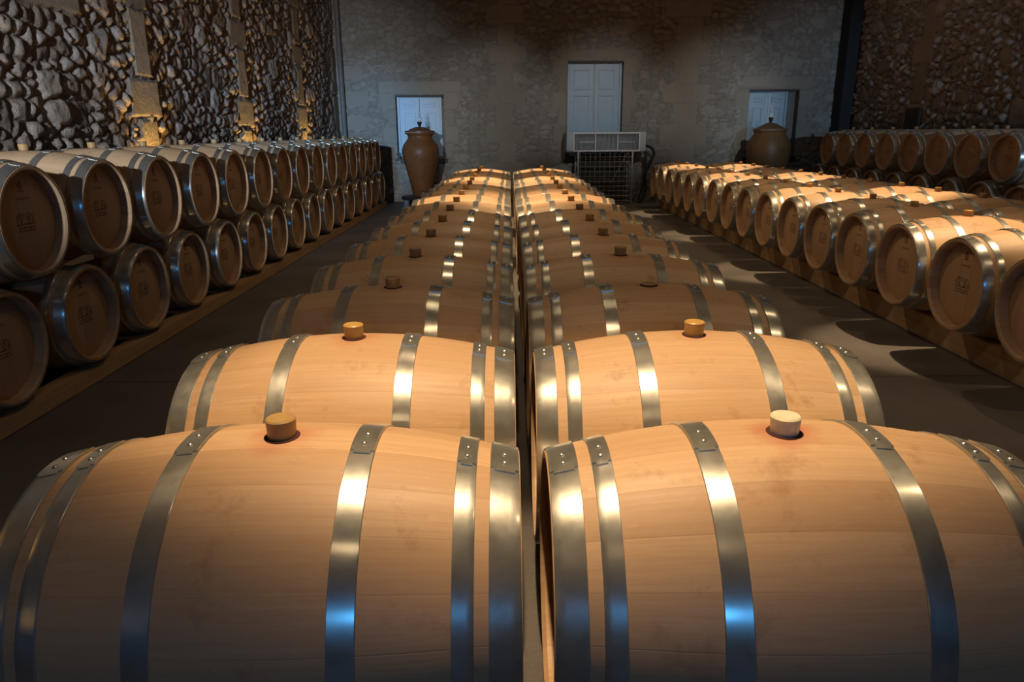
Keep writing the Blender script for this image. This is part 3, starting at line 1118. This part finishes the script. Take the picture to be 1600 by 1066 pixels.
SZ = 0.215
u1 = urn('terracotta_jar', 'tall tapering terracotta jar with lid and glass airlock on a dark stand', (-1.76, 14.88, SZ),
         [(0.17, 0.0), (0.185, 0.02), (0.225, 0.22), (0.285, 0.48), (0.345, 0.70), (0.370, 0.83), (0.366, 0.91), (0.335, 1.00), (0.275, 1.075), (0.243, 1.12),
          (0.240, 1.165), (0.262, 1.195), (0.295, 1.205), (0.297, 1.225), (0.24, 1.228)],
         [(0.25, 1.233), (0.297, 1.236), (0.297, 1.262), (0.235, 1.270), (0.19, 1.300), (0.10, 1.330), (0.03, 1.338), (0.0, 1.339)], MT['urn'], 1.337)
m = MB().tube([(0.05, -0.19, 0.07), (0.05, -0.27, 0.07)], 0.014, 12)
m.tube([(0.05, -0.25, 0.075), (0.05, -0.25, 0.11)], 0.008, 10).tube([(0.00, -0.25, 0.112), (0.10, -0.25, 0.112)], 0.009, 10)
m.tube([(0.05, -0.265, 0.07), (0.05, -0.275, 0.04)], 0.012, 10)
obj('tap', m.mesh('tap', [MT['chrome']]), u1)
m = MB().lathe_z([(0.012, 0), (0.014, 0.004), (0.0, 0.010)], seg=14)
m.v = [(p[0] - 0.03, -0.3655 - p[2], 0.78 + p[1]) for p in m.v]
obj('sampling_stud', m.mesh('sampling_stud', [MT['chrome']]), u1)

s1 = thing('jar_stand', 'dark round iron stand with stubby feet under the tall terracotta jar', 'stand', (-1.76, 14.88, 0))
obj('stand_plate', MB().lathe_z([(0.40, 0.15), (0.42, 0.16), (0.42, 0.20), (0.40, SZ), (0.0, SZ)], seg=48).mesh('stand_plate', [MT['stand']]), s1)
for a in (-2.55, -0.6, 0.6, 2.55):
    obj('foot', MB().lathe_z([(0.075, 0.0), (0.08, 0.01), (0.065, 0.05), (0.06, 0.151)], 0.36 * math.cos(a), 0.36 * math.sin(a), 20).mesh('foot', [MT['foot']]), s1)

u2 = urn('terracotta_jar', 'broad shaded ochre jar with lid and glass airlock, behind the low block', (5.23, 15.02, 0.0),
         [(0.20, 0.0), (0.23, 0.05), (0.30, 0.35), (0.37, 0.65), (0.425, 0.95), (0.432, 1.08), (0.42, 1.18), (0.37, 1.29), (0.315, 1.36), (0.30, 1.40),
          (0.31, 1.42), (0.33, 1.425), (0.33, 1.445), (0.29, 1.448)],
         [(0.29, 1.452), (0.335, 1.455), (0.335, 1.475), (0.28, 1.483), (0.20, 1.525), (0.11, 1.570), (0.04, 1.590), (0.0, 1.592)], MT['urn2'], 1.59)
m = MB().box(0.30, 0.40, -0.06, 0.06, 1.452, 1.482, bev=0.006)
obj('lid_handle', m.mesh('lid_handle', [MT['urn2']]), u2)
m = MB().box(-0.40, -0.30, -0.05, 0.05, 1.36, 1.40, bev=0.012)

# cooling unit on a wire cage
X0, X1, Y0, Z0, Z1 = 1.18, 2.79, 15.2, 1.045, 1.43
cu = thing('cooling_unit', 'grey sheet metal air cooling unit with white framed grille on a wire cage', 'air cooler', ((X0 + X1) / 2, 15.5, Z0))
cx = (X0 + X1) / 2


def loc_box(m, x0, x1, y0, y1, z0, z1, bev=0.0):
    return m.box(x0 - cx, x1 - cx, y0 - 15.5, y1 - 15.5, z0 - Z0, z1 - Z0, bev=bev)


m = MB()
loc_box(m, X0, X1, Y0 + 0.05, 15.88, Z0, Z0 + 0.02)
loc_box(m, X0, X1, Y0 + 0.05, 15.88, Z1 - 0.02, Z1)
loc_box(m, X0, X0 + 0.13, Y0 + 0.02, 15.88, Z0 + 0.02, Z1 - 0.02, 0.004)
loc_box(m, X1 - 0.13, X1, Y0 + 0.02, 15.88, Z0 + 0.02, Z1 - 0.02, 0.004)
loc_box(m, X0 + 0.13, X1 - 0.13, 15.84, 15.88, Z0 + 0.02, Z1 - 0.02)
obj('casing', m.mesh('casing', [MT['unit']]), cu)
g0, g1 = X0 + 0.13, X1 - 0.12
m = MB()
t = 0.028
loc_box(m, g0, g1, Y0, Y0 + 0.03, Z1 - 0.03, Z1 - 0.003, 0.004)
loc_box(m, g0, g1, Y0, Y0 + 0.03, Z0 + 0.003, Z0 + 0.03, 0.004)
loc_box(m, g0, g0 + t, Y0, Y0 + 0.03, Z0 + 0.03, Z1 - 0.03, 0.004)
loc_box(m, g1 - t, g1, Y0, Y0 + 0.03, Z0 + 0.03, Z1 - 0.03, 0.004)
for q in (1 / 3, 2 / 3):
    xx = g0 + (g1 - g0) * q
    loc_box(m, xx - 0.009, xx + 0.009, Y0 + 0.003, Y0 + 0.03, Z0 + 0.03, Z1 - 0.03, 0.002)
obj('grille_frame', m.mesh('grille_frame', [MT['grille']]), cu)
m = MB()
xx = g0 + t + 0.012
while xx < g1 - t - 0.01:
    loc_box(m, xx - 0.003, xx + 0.003, Y0 + 0.012, Y0 + 0.045, Z0 + 0.03, Z1 - 0.03)
    xx += 0.027
for q in (0.21, 0.79):
    xm = g0 + (g1 - g0) * q
    loc_box(m, xm - 0.17, xm + 0.17, Y0 + 0.006, Y0 + 0.014, (Z0 + Z1) / 2 - 0.008, (Z0 + Z1) / 2 + 0.008, 0.002)
obj('louvres', m.mesh('louvres', [MT['louvre']], False), cu)
m = MB()
loc_box(m, X0 + 0.14, X1 - 0.14, Y0 + 0.22, Y0 + 0.26, Z0 + 0.025, Z1 - 0.025)
obj('coil_block', m.mesh('coil_block', [MT['inside']], False), cu)
hp = smooth_path([(2.735, 15.55, 1.04), (2.735, 15.42, 0.80), (2.71, 15.40, 0.50), (2.66, 15.38, 0.24), (2.60, 15.36, 0.06), (2.66, 15.34, 0.05), (2.74, 15.34, 0.30), (2.72, 15.36, 0.62),
                  (2.80, 15.40, 0.80), (2.90, 15.44, 0.98), (2.86, 15.5, 1.10), (2.735, 15.55, 1.16)], 8)
m = MB().tube([(p[0] + 0.11, p[1], p[2]) for p in hp], 0.028, 10)
tag(obj('hose', m.mesh('hose', [MT['hose']])), 'looped black hose hanging beside the cooling unit and its cage', 'hose')

wc = thing('wire_cage', 'tall rusty wire mesh cage carrying the cooling unit before the window', 'cage', (1.97, 15.55, 0))
C0, C1, D0, D1, CH = 1.42, 2.53, 15.22, 15.86, 1.043
wx = 1.97
m = MB()
for z in np.arange(0.06, CH - 0.02, 0.098):
    m.tube([(C0 - wx, D0 - 15.55, z), (C1 - wx, D0 - 15.55, z)], 0.0045, 5)
for x in np.arange(C0 + 0.05, C1, 0.10):
    m.tube([(x - wx, D0 + 0.009 - 15.55, 0.03), (x - wx, D0 + 0.009 - 15.55, CH - 0.02)], 0.0032, 5)
m.tube([(2.10 - wx, D0 - 0.008 - 15.55, 0.42), (2.42 - wx, D0 - 0.008 - 15.55, CH - 0.03)], 0.006, 6)
obj('mesh_front', m.mesh('mesh_front', [MT['wire']]), wc)
m = MB()
for xs in (C0, C1):
    for z in np.arange(0.06, CH - 0.02, 0.098):
        m.tube([(xs - wx, D0 - 15.55, z), (xs - wx, D1 - 15.55, z)], 0.0045, 5)
obj('mesh_sides', m.mesh('mesh_sides', [MT['wire']]), wc)
for xs in (C0, C1):
    for ys in (D0, D1):
        q = MB().box(xs - 0.018 - wx, xs + 0.018 - wx, ys - 0.018 - 15.55, ys + 0.018 - 15.55, 0, CH, bev=0.003)
        obj('corner_post', q.mesh('corner_post', [MT['wire']]), wc)
pal = MB()
for i in range(6):
    pal.box(C0 + 0.03 - wx, C1 - 0.03 - wx, 15.70 - 15.55, 15.73 - 15.55, 0.06 + i * 0.16, 0.17 + i * 0.16, bev=0.004)
for xx in (C0 + 0.08, (C0 + C1) / 2, C1 - 0.12):
    pal.box(xx - wx, xx + 0.06 - wx, 15.735 - 15.55, 15.80 - 15.55, 0.0, 1.0)
pt = thing('wooden_pallet', 'dark damp slatted pallet standing on edge inside the wire cage', 'pallet', (wx, 15.55, 0))
obj('slats', pal.mesh('slats', [MT['cage_load']]), pt)

m = MB().box(7.045, 7.09, 12.95, 13.4, 1.42, 1.80, bev=0.006)  # plain dark square set on the right wall
tag(obj('wall_patch', m.mesh('wall_patch', [MT['panel']])), 'dark square patch on the dark unlit wall above the stacked barrels', 'hatch')
